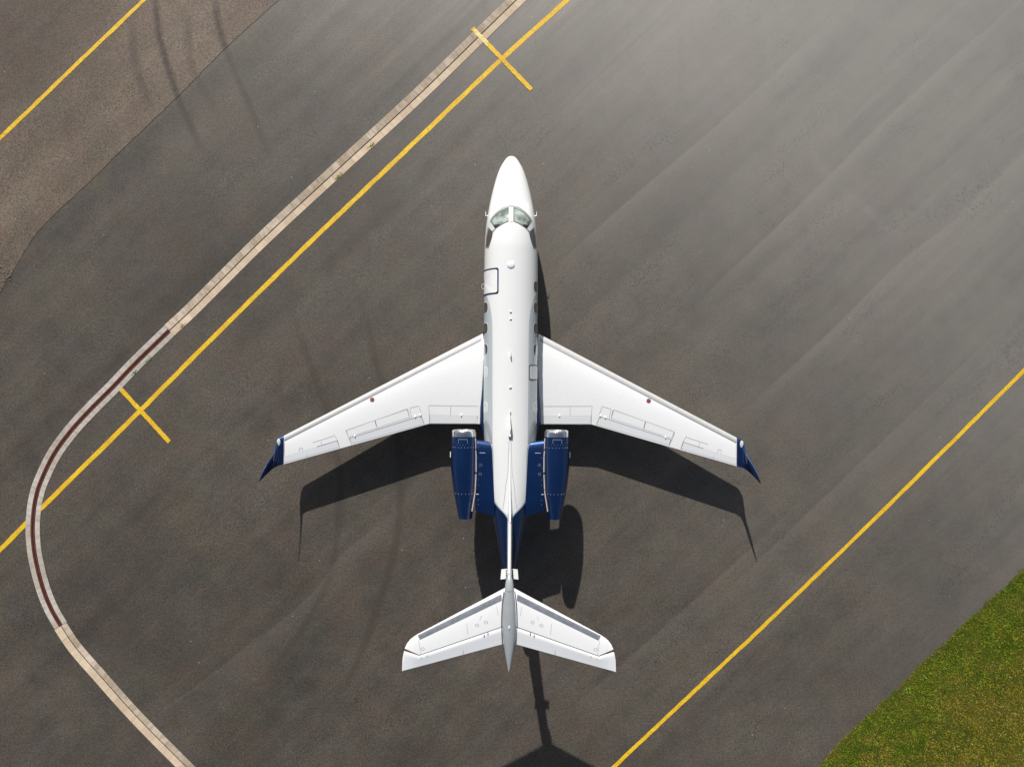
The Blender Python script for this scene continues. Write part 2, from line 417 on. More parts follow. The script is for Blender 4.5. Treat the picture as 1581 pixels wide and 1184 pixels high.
# darker, more travelled strip north-west of the centre line
d, t = seg_dist(tv, g2([(420, -190), (223, 0), (0, 214), (-200, 410)])); sd_ = (tv @ np.array([.69, -.72])) ; c0 = np.array(G(111, 107)[:2]) @ np.array([.69, -.72])
wr[:, 0] = np.maximum(wr[:, 0], .42 / (1 + np.exp((sd_ - c0 + .6) / .45)))
ca = tw.data.color_attributes.new('wear_glare', 'FLOAT_COLOR', 'POINT'); ca.data.foreach_set('color', wr.ravel())
tag(tw, kind='structure')

# grass verge
gedge = g2([(3500, -1000), (1900, 590), (1581, 876), (1518, 933), (1466, 982), (1421, 1024), (1369, 1076), (1327, 1113), (1259, 1184), (1100, 1345), (400, 2100), (-800, 3500)])
gp, _ = resample(gedge[1:-2], .08)
def jag(p, a): return a * (mnoise.noise(Vector((p[0] * 1.1, p[1] * 1.1, 3))) + .9 * mnoise.noise(Vector((p[0] * 6, p[1] * 6, 3))))
gl = []
for p in gp:
    j = jag(p, .09); gl.append((p[0] + .69 * j, p[1] - .72 * j))
gl = [tuple(gedge[0])] + gl + [tuple(gedge[-2]), tuple(gedge[-1])]
def grass_mat():
    n = NT('grass_soil')
    a = n.noise(.55, 4, .6); b = n.noise(7, 4, .75); c = n.noise(2.2, 4, .6, n.mapping(loc=(9, 9, 0)))
    col = n.mix(n.ramp(a, .42, .6), (.050, .066, .004), (.105, .086, .014))
    col = n.mix(n.ramp(c, .5, .68, 0, .7), col, (.035, .085, .006))
    col = n.mix(n.ramp(b, .5, .75, 0, .7), col, (.020, .026, .008))
    n.set(col=col, rough=.95, spec=.15); n.bump(n.noise(12, 4, .7), 1., .05)
    return n.m
M['soil'] = grass_mat()
mb = MB(); rows = []
for e in gl:
    rows.append([(e[0] + k * .69, e[1] - k * .72, .0 if k == 0 else .03 + .02 * mnoise.noise(Vector((e[0], e[1], k)))) for k in (0, .06, .3, .8, 1.6, 3, 5, 8, 12, 20, 60, 200, 800)])
for r in rows: r[0] = (r[0][0], r[0][1], -.01)
mb.grid(rows); gv = mb.build('grass_verge', M['soil'], smooth=True); tag(gv, kind='structure')

# dirt collected at the edges
def blades_mesh(name, P, hmin, hmax, wid, lean, hue):
    """P: (n,2) roots; three-sided leaves bent outward"""
    n = len(P); h = rng.uniform(hmin, hmax, n); a = rng.uniform(0, 2 * math.pi, n); l = rng.uniform(lean[0], lean[1], n); wv = rng.uniform(wid[0], wid[1], n)
    d = np.stack([np.cos(a), np.sin(a)], 1); s = np.stack([-np.sin(a), np.cos(a)], 1)
    z0 = np.full((n, 1), .015)
    b0 = np.c_[P - s * wv[:, None] / 2, z0]; b1 = np.c_[P + s * wv[:, None] / 2, z0]
    m = P + d * (h * l * .45)[:, None]
    m0 = np.c_[m - s * wv[:, None] / 2.2, (h * .75)[:, None]]; m1 = np.c_[m + s * wv[:, None] / 2.2, (h * .75)[:, None]]
    tp = np.c_[P + d * (h * l)[:, None], (h * .9)[:, None]]
    V = np.stack([b0, b1, m1, m0, tp], 1).reshape(-1, 3); k = np.arange(n) * 5
    me = bpy.data.meshes.new(name)
    fv = np.concatenate([np.stack([k, k + 1, k + 2, k + 3], 1).ravel(), np.stack([k + 3, k + 2, k + 4], 1).ravel()])
    me.vertices.add(len(V)); me.vertices.foreach_set('co', V.ravel()); me.loops.add(len(fv)); me.loops.foreach_set('vertex_index', fv)
    me.polygons.add(2 * n); me.polygons.foreach_set('loop_start', np.r_[np.arange(n) * 4, 4 * n + np.arange(n) * 3])
    me.update(calc_edges=True)
    col = np.repeat(hue, 5, 0); ca = me.color_attributes.new('tint', 'FLOAT_COLOR', 'POINT'); ca.data.foreach_set('color', np.c_[col, np.ones(len(col))].ravel())
    return me
n_ = NT('grass_blade'); n_.set(col=n_.attr('tint').outputs['Color'], rough=.6, spec=.25); M['blade'] = n_.m
B = 240000
cand = np.stack([rng.uniform(12, 30, B * 2), rng.uniform(-24, -4, B * 2)], 1)
ge = np.array(gl[1:-2]); ge = ge[np.argsort(ge[:, 0])]
lim = np.interp(cand[:, 0], ge[:, 0], ge[:, 1])
dist = (lim - cand[:, 1]) * .72
ok_ = dist > rng.choice([.01, .01, -.03, -.09], len(dist), p=[.5, .38, .1, .02]); cand = cand[ok_]; dist = dist[ok_]
def nz(p, s, o): return np.array([mnoise.noise(Vector((q[0] * s, q[1] * s, o))) for q in p])
keep = rng.random(len(cand)) < np.clip(np.where(dist < .25, .5, .95), 0, 1)
cand = cand[keep]; dist = dist[keep]
cand = cand[(cand[:, 0] < 27)]; dist = (np.interp(cand[:, 0], ge[:, 0], ge[:, 1]) - cand[:, 1]) * .72
n1 = nz(cand, .5, 1.); n2 = nz(cand, 1.9, 7.); n3 = nz(cand, .25, 12.)
lush = np.clip(1 - (dist - 1.5) / 2.0 + 1.0 * n1 + .7 * n2, 0, 1)[:, None]
dry = np.array([[.205, .175, .012]]); green = np.array([[.125, .178, .002]]); dk = np.array([[.032, .072, .002]])
hue = dry * (1 - lush) + green * lush
hue = hue * (1 - np.clip(n2 * 1.0, 0, .5)[:, None]) + dk * np.clip(n2 * 1.0, 0, .5)[:, None]
straw = (rng.random(len(cand)) < .05)[:, None] & (lush < .8); hue = np.where(straw, np.array([[.30, .25, .09]]), hue)
hue = np.where((dist < .12)[:, None] & (rng.random(len(cand)) < .5)[:, None], np.array([[.20, .15, .07]]), hue)
hue *= 1.12 * rng.uniform(.45, 1.65, (len(cand), 1)) * (1 + .35 * nz(cand, 5., 3.)[:, None])
lp = []; lh = []
for q in range(46):
    k = rng.integers(0, len(cand)); c_ = cand[k]
    if dist[k] > 2.6: continue
    m_ = rng.integers(12, 34); lp.append(c_ + rng.normal(0, .11, (m_, 2))); lh.append(np.array([[.13, .22, .015]]) * rng.uniform(.7, 1.3, (m_, 1)))
gme = blades_mesh('grass', cand, .025, .085, (.010, .024), (.3, 1.3), hue); gme.materials.append(M['blade'])
lme = blades_mesh('leafy_weeds', np.concatenate(lp), .05, .10, (.04, .07), (.5, 1.3), np.concatenate(lh)); lme.materials.append(M['blade'])
tag(bpy.data.objects.new('leafy_weeds', lme), 'brighter broad-leaved weeds scattered through the grass along the tarmac edge', 'weeds', kind='stuff'); C.objects.link(bpy.data.objects['leafy_weeds'])
go = bpy.data.objects.new('grass', gme); C.objects.link(go); tag(go, 'short green and olive grass growing beside the tarmac', 'grass', kind='stuff')

# ------------------------------------------------------------------ painted lines
def line_thing(pts_list, label, z, widths, step=.4):
    mb = MB()
    for pts in pts_list: ribbon(mb, g2(pts), -widths, widths, z, step=step, nv=4, jit=.022)
    o = mb.build('yellow_line', M['yellow'], smooth=False); return tag(o, label, 'painted line')
main = [(1000, -112), (940, -58), (876.4, 0), (775, 91.2), (640, 220), (452, 400), (320, 530), (218, 632.4), (58, 790)]
line_thing([main, [(47, 801), (0, 848.5), (-120, 968), (-200, 1048)]], 'long yellow line running diagonally beside the drain, crossed by two short bars', .004, .103)
line_thing([[(400, -170), (223, 0), (111, 107), (0, 214), (-150, 358)]], 'yellow line on the brown tarmac in the top left corner', .017, .088)
line_thing([[(1760, 395), (1581, 572), (1351, 800), (1181, 964), (1100, 1040), (947, 1184), (840, 1285)]], 'yellow line between the jet and the grass verge', .004, .088)
for pts, lb, lab in (([(729.4, 44), (820.6, 139)], .1, 'short yellow bar near the top, painted across the drain and the long line'), ([(186, 600), (261.5, 682)], .1, 'short yellow bar at left, ending at the rusty curved drain')):
    mb = MB(); ribbon(mb, g2(pts), -.1, .1, .016 if pts[0][0] > 700 else .008, step=.12, nv=4, jit=.022)
    if pts[0][0] > 700:
        c_ = [(mb.v[f[0]][0]) for f in mb.f]; mb.mi = [1 if x < G(750, 0)[0] and x > G(731, 0)[0] else 0 for x in c_]
    tag(mb.build('yellow_bar', [M['yellow'], M['yellow_pale']], smooth=False), lab, 'painted bar')

# ------------------------------------------------------------------ drainage channel
drain = empty('drainage_channel', G(261.5, 510.5)); tag(drain, 'pale concrete drainage channel with a slot, curving round at left with rusty rails', 'drain')
DL = Vector(drain.location)
def local(mb): mb.v = [(a - DL.x, b - DL.y, c) for a, b, c in mb.v]; return mb
up = g2([(940, -135), (870, -68), (798, 0), (641.5, 152), (520, 263.5), (400, 375), (336.5, 438), (294.4, 480), (261.5, 510.5)])
cv = g2([(261.5, 510.5), (205.4, 565), (173.3, 598.7), (138, 634), (109, 666), (83.4, 701.4), (67.4, 733.5), (57.8, 759), (52.3, 788), (50.5, 817), (52, 842), (58.4, 878), (69.7, 917), (81, 943), (94, 965.4)])
lo = g2([(94, 965.4), (113.5, 994.6), (152.5, 1040), (207.6, 1101.7), (288.7, 1184), (380, 1275), (450, 1345)])
mb = MB()
# offsets: positive = left of travel direction (travel is down-left), i.e. the lower-right side
ribbon(mb, up, .024, .33, .010, 0, .155, 4, 0.); ribbon(mb, up, -.35, -.024, .010, 1, .155, 4, 2.)
ribbon(mb, lo, .018, .30, .010, 1, .155, 4, 4.); ribbon(mb, lo, -.36, -.018, .010, 0, .155, 4, 6.)
local(mb).pieces('concrete_edging', [M['conc_tan'], M['conc_stain']], drain, smooth=False)
mb = MB(); ribbon(mb, cv, .105, .335, .010, 0, .155, 4, 0.); ribbon(mb, cv, -.335, -.105, .010, 0, .155, 4, 2.)
local(mb).pieces('curved_edging', M['conc_grey'], drain, smooth=False)
mb = MB(); ribbon(mb, up, -.018, .018, .003, 0, .3); ribbon(mb, lo, -.018, .018, .003, 0, .3); local(mb).pieces('slot', M['gap'], drain, smooth=False)
mb = MB(); ribbon(mb, cv, -.105, .105, .003, 1, .3)
def rail(a, b, z):
    p0 = MB(); ribbon(p0, cv, a, b, z, 0, .3); mb.add(p0.v, p0.f, 0)
    for o in (a, b):
        p, t = resample(cv, .3); tg = np.gradient(p, axis=0); tg /= np.linalg.norm(tg, axis=1)[:, None]; nr = np.stack([-tg[:, 1], tg[:, 0]], 1)
        q = p + nr * o; mb.grid([[(x, y, .003), (x, y, z)] for x, y in q], 0)
rail(.022, .092, .022); rail(-.092, -.022, .022)
local(mb).build('rusty_rails', [M['rust'], M['gap']], drain, smooth=False)

# weeds on the drain's edge
def weed(px, py, n, r, lab):
    c = np.array(G(px, py)[:2]); ax = np.array([.74, .67]); bx = np.array([.67, -.74])
    n = int(n * .8); P_ = np.stack([rng.normal(0, r * .8, n), rng.normal(0, r * .28, n)], 1); P_ = P_[:, :1] * ax + P_[:, 1:] * bx
    hue = np.array([[.10, .17, .015]]) * rng.uniform(.5, 1.5, (n, 1)); me = blades_mesh('weed_tuft', P_, .01, .03, (.02, .04), (.8, 1.6), hue)
    me.materials.append(M['blade']); o = bpy.data.objects.new('weed_tuft', me); C.objects.link(o); o.location = (c[0], c[1], 0)
    tag(o, lab, 'weed', 'weeds growing along the drain')
weed(574, 225, 90, .13, 'small green weed on the drain nearest the jet nose')
weed(523, 273, 110, .13, 'green weed at the lower edge of the straight pale drain, second from the jet')
weed(283, 503, 60, .12, 'tiny weed just above where the rusty rails begin')
weed(228, 557, 80, .14, 'green weed on the upper end of the curved rusty drain')
weed(208, 575, 80, .12, 'green weed on the curved drain above the short yellow bar')

# gravel heap in the left corner
mb = MB()
for i in range(160):
    x, y, _ = G(8 + random.gauss(-6, 7), 420 + random.gauss(0, 9)); r = random.uniform(.012, .045)
    mb.ball((x, y, r * .5), (r, r * random.uniform(.6, 1), r * .7), 3)
tag(mb.build('gravel', simple('gravel_stone', (.20, .165, .13), .9, vary=.4, vscale=20), smooth=False), 'scatter of gravel at the left edge where old and new tarmac meet', 'gravel', kind='stuff')

# ================================================================== THE JET
jet = empty('private_jet', (-.068, 0, 0), -.0042)
tag(jet, 'white twin-engine private jet with navy blue engines and winglets parked on the tarmac', 'jet')
# fuselage profile: py, half width px, top z, bottom z, z of widest
ST = [(241, 0, 1.80, 1.80, 1.80), (243, 5.2, 1.93, 1.68, 1.80), (246, 8.6, 2.01, 1.61, 1.80), (250.4, 11.8, 2.09, 1.54, 1.80), (261, 17.9, 2.23, 1.42, 1.82), (273, 22.5, 2.35, 1.32, 1.85), (288.4, 27, 2.47, 1.24, 1.90), (303.6, 30.7, 2.58, 1.17, 1.95),
      (316, 33.3, 2.68, 1.12, 2.0), (330, 35.8, 2.92, 1.07, 2.06), (343, 37.8, 3.14, 1.03, 2.12), (364, 39.8, 3.28, 1.0, 2.18), (390, 41.0, 3.35, .98, 2.2), (430, 41.4, 3.36, .98, 2.2), (640, 41.2, 3.36, .98, 2.2), (680, 40.2, 3.36, 1.12, 2.25),
      (740, 34.5, 3.34, 1.55, 2.45), (798, 25.6, 3.28, 2.0, 2.65), (826, 20.4, 3.22, 2.2, 2.72), (860, 14.0, 3.12, 2.42, 2.78), (885, 8.6, 3.02, 2.58, 2.80), (893, 6., 2.97, 2.63, 2.80)]
pyS = [s[0] for s in ST]
def fus(py):
    hw, zt, zb, zc = (interp(py, pyS, [s[k] for s in ST]) for k in (1, 2, 3, 4)); k = (CAMH - zc) / F
    return hw * k, (CYP - py) * k, zt, zb, zc
pys = np.concatenate([241 + 12 * np.linspace(0, 1, 16) ** 2, np.linspace(254, 893, 330)])
HWm, Ym, ZT, ZB, ZC = fus(pys)
def bandw(py): return interp(py, [452, 460, 470, 480, 500, 520, 600, 650, 900], [41.5, 37, 34, 31.2, 28.6, 28, 27.6, 27.2, 27]) if py > 452 else 90
def tailw(py): return 90 if py < 686 else interp(py, [686, 700, 755, 765, 770, 774, 778.5, 784, 788.7, 794, 800, 806, 893], [29, 28.2, 27.6, 27.0, 25.4, 23, 19.2, 13.6, 8.6, 4.8, 2.4, -1, -3])
NS = 96; rows = []; band = []; tailz = []; belly = []
for i in range(len(pys)):
    r = []
    for j in range(NS):
        a = 2 * math.pi * j / NS; sx, cz = math.sin(a), math.cos(a)
        e = .96
        x = HWm[i] * math.copysign(abs(sx) ** e, sx); z = ZC[i] + (ZT[i] - ZC[i] if cz > 0 else ZC[i] - ZB[i]) * math.copysign(abs(cz) ** e, cz)
        r.append((x, Ym[i], z)); k = (CAMH - z) / F
        pyv = pys[i]
        up_ = z > ZC[i]
        band.append((abs(x) - bandw(pyv) * k) if up_ else (.2 if pyv > 453 else -.2))
        tailz.append((abs(x) - tailw(pyv) * k) if up_ else (.5 if pyv > 686 else -1.))
        belly.append(1.42 + .0 * pyv - z)
    rows.append(r)
mb = MB(); mb.grid(rows, 0, True, True); fuse = mb.build('fuselage', M['body'], jet, angle=60)
for nm, vals in (('band', band), ('tailzone', tailz), ('belly', belly)):
    at = fuse.data.attributes.new(nm, 'FLOAT', 'POINT'); at.data.foreach_set('value', vals)
Ys = -Ym
def fz(x, y):
    """top surface of the fuselage at plan position"""
    hw, zt, zc = np.interp(-y, Ys, HWm), np.interp(-y, Ys, ZT), np.interp(-y, Ys, ZC)
    q = min(abs(x) / max(hw, 1e-6), 1.); c = math.sqrt(max(0, 1 - (q ** (1 / .96)) ** 2)) ** .96
    return zc + (zt - zc) * c
def fang(py, a, off=0.):
    """fuselage surface by station and angle from the top (deg, + = right)"""
    hw, y, zt, zb, zc = (float(q) for q in fus(py)); a = math.radians(a); sx, cz = math.sin(a), math.cos(a)
    E = lambda v: math.copysign(abs(v) ** .96, v)
    x = hw * E(sx) + off * sx; z = zc + ((zt - zc) if cz > 0 else (zc - zb)) * E(cz) + off * cz
    return (x, y, z)
def fpt(hw, py, off=0.):
    """plan pixel position (half width px, py) solved onto the fuselage top"""
    z = 3.0
    for _ in range(12):
        k = (CAMH - z) / F; z = fz(hw * k, (CYP - py) * k)
    k = (CAMH - z) / F; x, y = hw * k, (CYP - py) * k
    h = .01; gx = (fz(x + h, y) - fz(x - h, y)) / (2 * h); gy = (fz(x, y + h) - fz(x, y - h)) / (2 * h)
    nrm = Vector((-gx, -gy, 1)).normalized()
    return tuple(Vector((x, y, z)) + nrm * off)
def patch(mb, quad, fn, off, nu=10, nv=10, mi=0, skirt=.03):
    a, b, c, d = (np.array(q, float) for q in quad); rows = []
    for i in range(nu + 1):
        u = i / nu; r = []
        for j in range(nv + 1):
            v = j / nv; p = (a * (1 - u) + b * u) * (1 - v) + (d * (1 - u) + c * u) * v
            r.append(fn(p[0], p[1], off))
        rows.append(r)
    mb.grid(rows, mi)
def strip(mb, pts, fn, off, w, mi=0, step=1.5):
    """thin strip on a surface; points and width in photo px"""
    p, t = resample(pts, step) if len(pts) > 2 else (np.array([np.array(pts[0]) * (1 - u) + np.array(pts[1]) * u for u in np.linspace(0, 1, max(2, int(math.dist(pts[0], pts[1]) / step) + 1))]), None)
    tg = np.gradient(p, axis=0); tg /= np.linalg.norm(tg, axis=1)[:, None]; nr = np.stack([-tg[:, 1], tg[:, 0]], 1)
    mb.grid([[fn(*(q - n * w / 2), off), fn(*(q + n * w / 2), off)] for q, n in zip(p, nr)], mi)
def fill(mb, outline, fn, off, mi=0, n=14):
    """fill a plan outline (left edge list, right edge list by v) by lofting between two polylines"""
    L, R = outline; L, _ = resample(L, 1.); R, _ = resample(R, 1.)
    m = max(len(L), len(R)); 
    def rs(Q): t = np.linspace(0, len(Q) - 1, m); i = np.clip(t.astype(int), 0, len(Q) - 2); f = (t - i)[:, None]; return Q[i] * (1 - f) + Q[i + 1] * f
    L, R = rs(L), rs(R)
    mb.grid([[fn(*(a * (1 - j / n) + b * j / n), off) for j in range(n + 1)] for a, b in zip(L, R)], mi)

# windscreen: frame, four panes (outlines in px from the axis / photo row)
def mir(pts, s): return [(a * s, b) for a, b in pts]
mb = MB()
outer = [(-39.6, 383), (-38.6, 372), (-37.6, 360), (-35.2, 348), (-31, 338), (-26, 331), (-19, 324.5), (-10, 319.0), (0, 317.0)]
inner = [(-34.6, 384), (-32.6, 378), (-29.5, 368), (-27.2, 359), (-23, 353.5), (-18, 348.5), (-11, 344), (-5, 342.2), (0, 341.8)]
for s in (1, -1): fill(mb, (mir(outer, s), mir(inner, s)), fpt, .006)
wf = mb.build('windscreen_frame', M['grey'], fuse, angle=50); wf.data.materials[0] = simple('windscreen_frame_grey', (.26, .30, .31), .35, coat=.3)
for s in (1, -1):
    mb = MB(); fill(mb, (mir([(-4.3, 320.8), (-12, 324.2), (-20.5, 329.5), (-25.5, 334.5), (-29.8, 340.5)], s), mir([(-4.3, 342.6), (-11, 345), (-17, 348.8), (-21, 351.0), (-24.2, 353)], s)), fpt, .014)
    mb.build('windscreen_pane', M['wglass'], fuse, angle=50)
    mb = MB(); fill(mb, (mir([(-33.8, 352.5), (-35.6, 360), (-37.4, 370), (-38.0, 380.5)], s), mir([(-28.6, 358), (-29.0, 364), (-31.5, 373), (-34.8, 381.5)], s)), fpt, .014)
    mb.build('side_pane', M['cabinglass'], fuse, angle=50)
mb = MB()
for s in (1, -1):
    fill(mb, (mir([(-24.2, 353.2), (-20, 350.6)], s), mir([(-27.2, 348.2), (-17.5, 346.0)], s)), fpt, .018)
mb.pieces('glare_shield', M['black'], fuse)
mb = MB(); fill(mb, ([(-2.9, 320.5), (-2.9, 342.5)], [(2.9, 320.5), (2.9, 342.5)]), fpt, .016, n=4); mb.build('centre_post', M['white'], fuse)
for s in (1, -1):
    mb = MB()
    for pts in ([(-4.6, 321.2), (-12, 324.9), (-20.5, 330.1), (-25.3, 335.1), (-29.2, 340.5), (-24.0, 352.4)], [(-4.6, 321.2), (-4.6, 342.0)], [(-4.6, 342.2), (-11, 344.6), (-17, 348.2), (-24.0, 352.4)]): strip(mb, mir(pts, s), fpt, .019, .62)
    mb.build('window_seal', M['black'], fuse)
    mb = MB(); fill(mb, (mir([(-35.6, 350.6), (-32.6, 342.2)], s), mir([(-28.6, 357.6), (-24.2, 353.6)], s)), fpt, .020); mb.build('side_post', simple('post_grey', (.62, .65, .67), .3, coat=.4), fuse)

# cabin windows
def win(py, side, mat, a0=56, a1=84, hl=8.0):
    mb = MB()
    for grow, off, mi in ((1.13, .004, 1), (1.0, .009, 0)):
        c = []; N = 28
        for k in range(N):
            t = 2 * math.pi * k / N; cx = math.copysign(abs(math.cos(t)) ** .62, math.cos(t)); sx = math.copysign(abs(math.sin(t)) ** .62, math.sin(t))
            c.append((cx, sx))
        ctr = fang(py, side * (a0 + a1) / 2, off)
        rows = [[ctr] * N] + [[fang(py + cx * hl * grow * r, side * ((a0 + a1) / 2 + sx * (a1 - a0) / 2 * grow * r), off) for cx, sx in c] for r in (.35, .7, 1)]
        mb.grid(rows, mi, True)
    return mb.build('cabin_window', [mat, M['white']], fuse, angle=50)
for py in (477, 508.5, 540.5): win(py, -1, M['cabinglass'])
for py in (445, 477, 508.5, 540.5): win(py, 1, M['cabinglass'])
for py in (575, 628): win(py, -1, M['blind'])
win(628, 1, M['blind'])
def door(name, py0, py1, a_top, a_bot, side, lw, mat, fill_mat):
    d = MB(); r = 3.0; ra = 5.
    loop = []
    for (cy, ca, s0) in ((py0 + r, a_top + ra, 180), (py1 - r, a_top + ra, 270), (py1 - r, a_bot - ra, 0), (py0 + r, a_bot - ra, 90)):
        for q in range(0, 91, 15):
            t = math.radians(s0 + q); loop.append((cy + r * math.cos(t), ca + ra * math.sin(t)))
    # order: walk as closed loop
    cy, cang = (py0 + py1) / 2, (a_top + a_bot) / 2
    fine = []
    for i in range(len(loop)):
        a, b = loop[i], loop[(i + 1) % len(loop)]; m = max(1, int(max(abs(a[0] - b[0]) / 2, abs(a[1] - b[1]) / 3)))
        for k in range(m): fine.append((a[0] + (b[0] - a[0]) * k / m, a[1] + (b[1] - a[1]) * k / m))
    sc = lambda p, f0, f1: (cy + (p[0] - cy) * f0, cang + (p[1] - cang) * f1)
    hl, ha = (py1 - py0) / 2, (a_bot - a_top) / 2
    rows = [[fang(sc(p, 1 + e / hl, 1 + e * 1.4 / ha)[0], side * sc(p, 1 + e / hl, 1 + e * 1.4 / ha)[1], .012) for p in fine] for e in (-lw / 2, lw / 2)]
    d.grid(rows, 0, True)
    rr = [[fang(sc(p, f * (1 - lw / 2 / hl), f * (1 - lw * .7 / ha))[0], side * sc(p, f * (1 - lw / 2 / hl), f * (1 - lw * .7 / ha))[1], .010) for p in fine] for f in (.001, .35, .7, 1)]
    d.grid(rr, 1, True)
    return d.build(name, [mat, fill_mat], fuse, angle=50)
dr = door('door', 420.6, 457.4, 26.5, 118, -1, 2.2, M['navyline'], M['white'])
mb = MB(); mb.tube([fang(439, -88, -.01), fang(439.5, -88, .08), fang(443, -88, .105), fang(446.5, -88, .08), fang(447, -88, -.01)], .012, 8); mb.build('handle', M['cream'], dr)
door('emergency_exit', 564.5, 586, 42, 84, 1, 1.5, M['dline'], M['blind'])

# antennas on the spine
def blade(py, l, h, wd, mat='white'):
    x, y, z = fpt(0, py); mb = MB(); mb.grid([[(wd * c, y + l * sn * (1 - t * .5) - t * l * .4, z - .01 + h * t) for c, sn in ((0, 1), (1, .3), (1, -.5), (0, -1), (-1, -.5), (-1, .3))] for t in (0, .6, 1)], 0, True, True)
    mb.build('antenna', M[mat], fuse)
x, y, z = fpt(0, 409); mb = MB(); mb.ball((0, y, z), (.165, .165, .05), 10); mb.build('antenna_dome', M['white'], fuse)
for py, r in ((481.5, .055), (492.5, .055), (598, .07)):
    x, y, z = fpt(0, py); mb = MB(); mb.ball((0, y, z), (r, r, .05), 6); mb.build('antenna', M['white'], fuse)
blade(546, .16, .16, .022); blade(652, .42, .30, .03); blade(634, .08, .10, .02)
x, y, z = fpt(0, 674.5); mb = MB(); mb.ball((0, y, z + .02), (.075, .085, .075), 7); mb.build('beacon', M['steel'], fuse)
for s in (-1, 1):
    mb = MB(); p = fang(334.5, s * 84, -.01); q = fang(334.5, s * 84, .075)
    mb.tube([p, q, (q[0] + s * .01, q[1] + .08, q[2]), (q[0] + s * .005, q[1] + .2, q[2])], [.025, .02, .016, .008], 8); mb.build('pitot_probe', M['white'], fuse)
mb = MB()
for s in (-1, 1):
    strip(mb, [(s * 1.6, 680), (s * 3.6, 733), (s * 6.0, 746), (s * 8.5, 770), (s * 11, 786)], fpt, .006, .45)
    strip(mb, [(s * 28.2, 700), (s * 26.9, 760)], fpt, .007, .7)
mb.build('spine_seam', M['line'], fuse)
# swooping wing-root fairing lines at the pylon front
mb = MB()
for s in (-1, 1): fill(mb, ([(s * 38.5, 648), (s * 33, 655), (s * 29, 668), (s * 27.5, 684)], [(s * 39.8, 652), (s * 36.5, 663), (s * 33.0, 673), (s * 31.0, 684)]), fpt, .012)
mb.pieces('root_fillet', M['grey'], fuse)

# belly fairing
mb = MB(); rows = []
for py, hw, zt, zb in ((470, 20, 1.1, 1.0), (490, 34, 1.35, .90), (515, 43.8, 1.70, .82), (560, 44.6, 1.80, .80), (600, 45.2, 1.80, .80), (630, 47.2, 1.74, .82), (655, 47.5, 1.66, .86), (672, 43.0, 1.56, .95), (690, 34, 1.4, 1.1), (705, 20, 1.3, 1.2)):
    k = (CAMH - 1.3) / F; r = []
    for j in range(32):
        a = 2 * math.pi * j / 32; sx = math.copysign(abs(math.sin(a)) ** .6, math.sin(a)); cz = math.copysign(abs(math.cos(a)) ** .8, math.cos(a))
        r.append((hw * k * sx, (CYP - py) * k, (zt + zb) / 2 + (zt - zb) / 2 * cz))
    rows.append(r)
rp = []
for i in range(len(rows) - 1):
    for t in (0, .33, .66): rp.append([tuple(Vector(a).lerp(Vector(b), t)) for a, b in zip(rows[i], rows[i + 1])])
rp.append(rows[-1]); mb.grid(rp, 0, True, True); mb.build('belly_fairing', M['blue'], jet, angle=60)

# lifting surfaces --------------------------------------------------------
def naca(c): c = min(max(c, 0), 1); return 5 * (.2969 * math.sqrt(c) - .126 * c - .3516 * c * c + .2843 * c ** 3 - .1036 * c ** 4)
class Surf:
    """sections: (hw_le, py_le, hw_te, py_te, z, t/c)"""
    def __init__(s, secs, side):
        s.side = side; s.sec = []
        for hl, pl, ht, pt, z, t in secs:
            a = Vector(A(hl, pl, z)); b = Vector(A(ht, pt, z)); s.sec.append((a, b, t))
    def top(s, x, y):
        X_ = [a.x for a, b, t in s.sec]; le = np.interp(x, X_, [a.y for a, b, t in s.sec]); te = np.interp(x, X_, [b.y for a, b, t in s.sec])
        z = np.interp(x, X_, [a.z for a, b, t in s.sec]); t = np.interp(x, X_, [t for a, b, t in s.sec]); ch = max(le - te, 1e-3)
        return z + ch * t * naca((le - y) / ch) * 1.0
    def pt(s, hw, py, off=0.):
        z = 1.6 if s.sec[0][0].z < 4 else 6.1
        for _ in range(4):
            k = (CAMH - z) / F; z = s.top(hw * k, (CYP - py) * k)
        k = (CAMH - z) / F; return (s.side * hw * k, (CYP - py) * k, z + off)
    def loft(s, mb, mi=0, NC=22, sub=6):
        cs = [(1 - math.cos(math.pi * i / NC)) / 2 for i in range(NC + 1)]; S = []
        for i in range(len(s.sec) - 1):
            for k in range(sub):
                u = k / sub; S.append((s.sec[i][0].lerp(s.sec[i + 1][0], u), s.sec[i][1].lerp(s.sec[i + 1][1], u), s.sec[i][2] * (1 - u) + s.sec[i + 1][2] * u))
        S.append(s.sec[-1]); rows = []
        for i, (a, b, t) in enumerate(S):
            ch = (a - b).length; r = []
            for c in reversed(cs): r.append(a.lerp(b, c) + Vector((0, 0, 1)) * ch * t * naca(c))
            for c in cs[1:-1]: r.append(a.lerp(b, c) - Vector((0, 0, 1)) * ch * t * naca(c) * .8)
            rows.append([(s.side * p.x, p.y, p.z) for p in r])
        mb.grid(rows, mi, True, True)
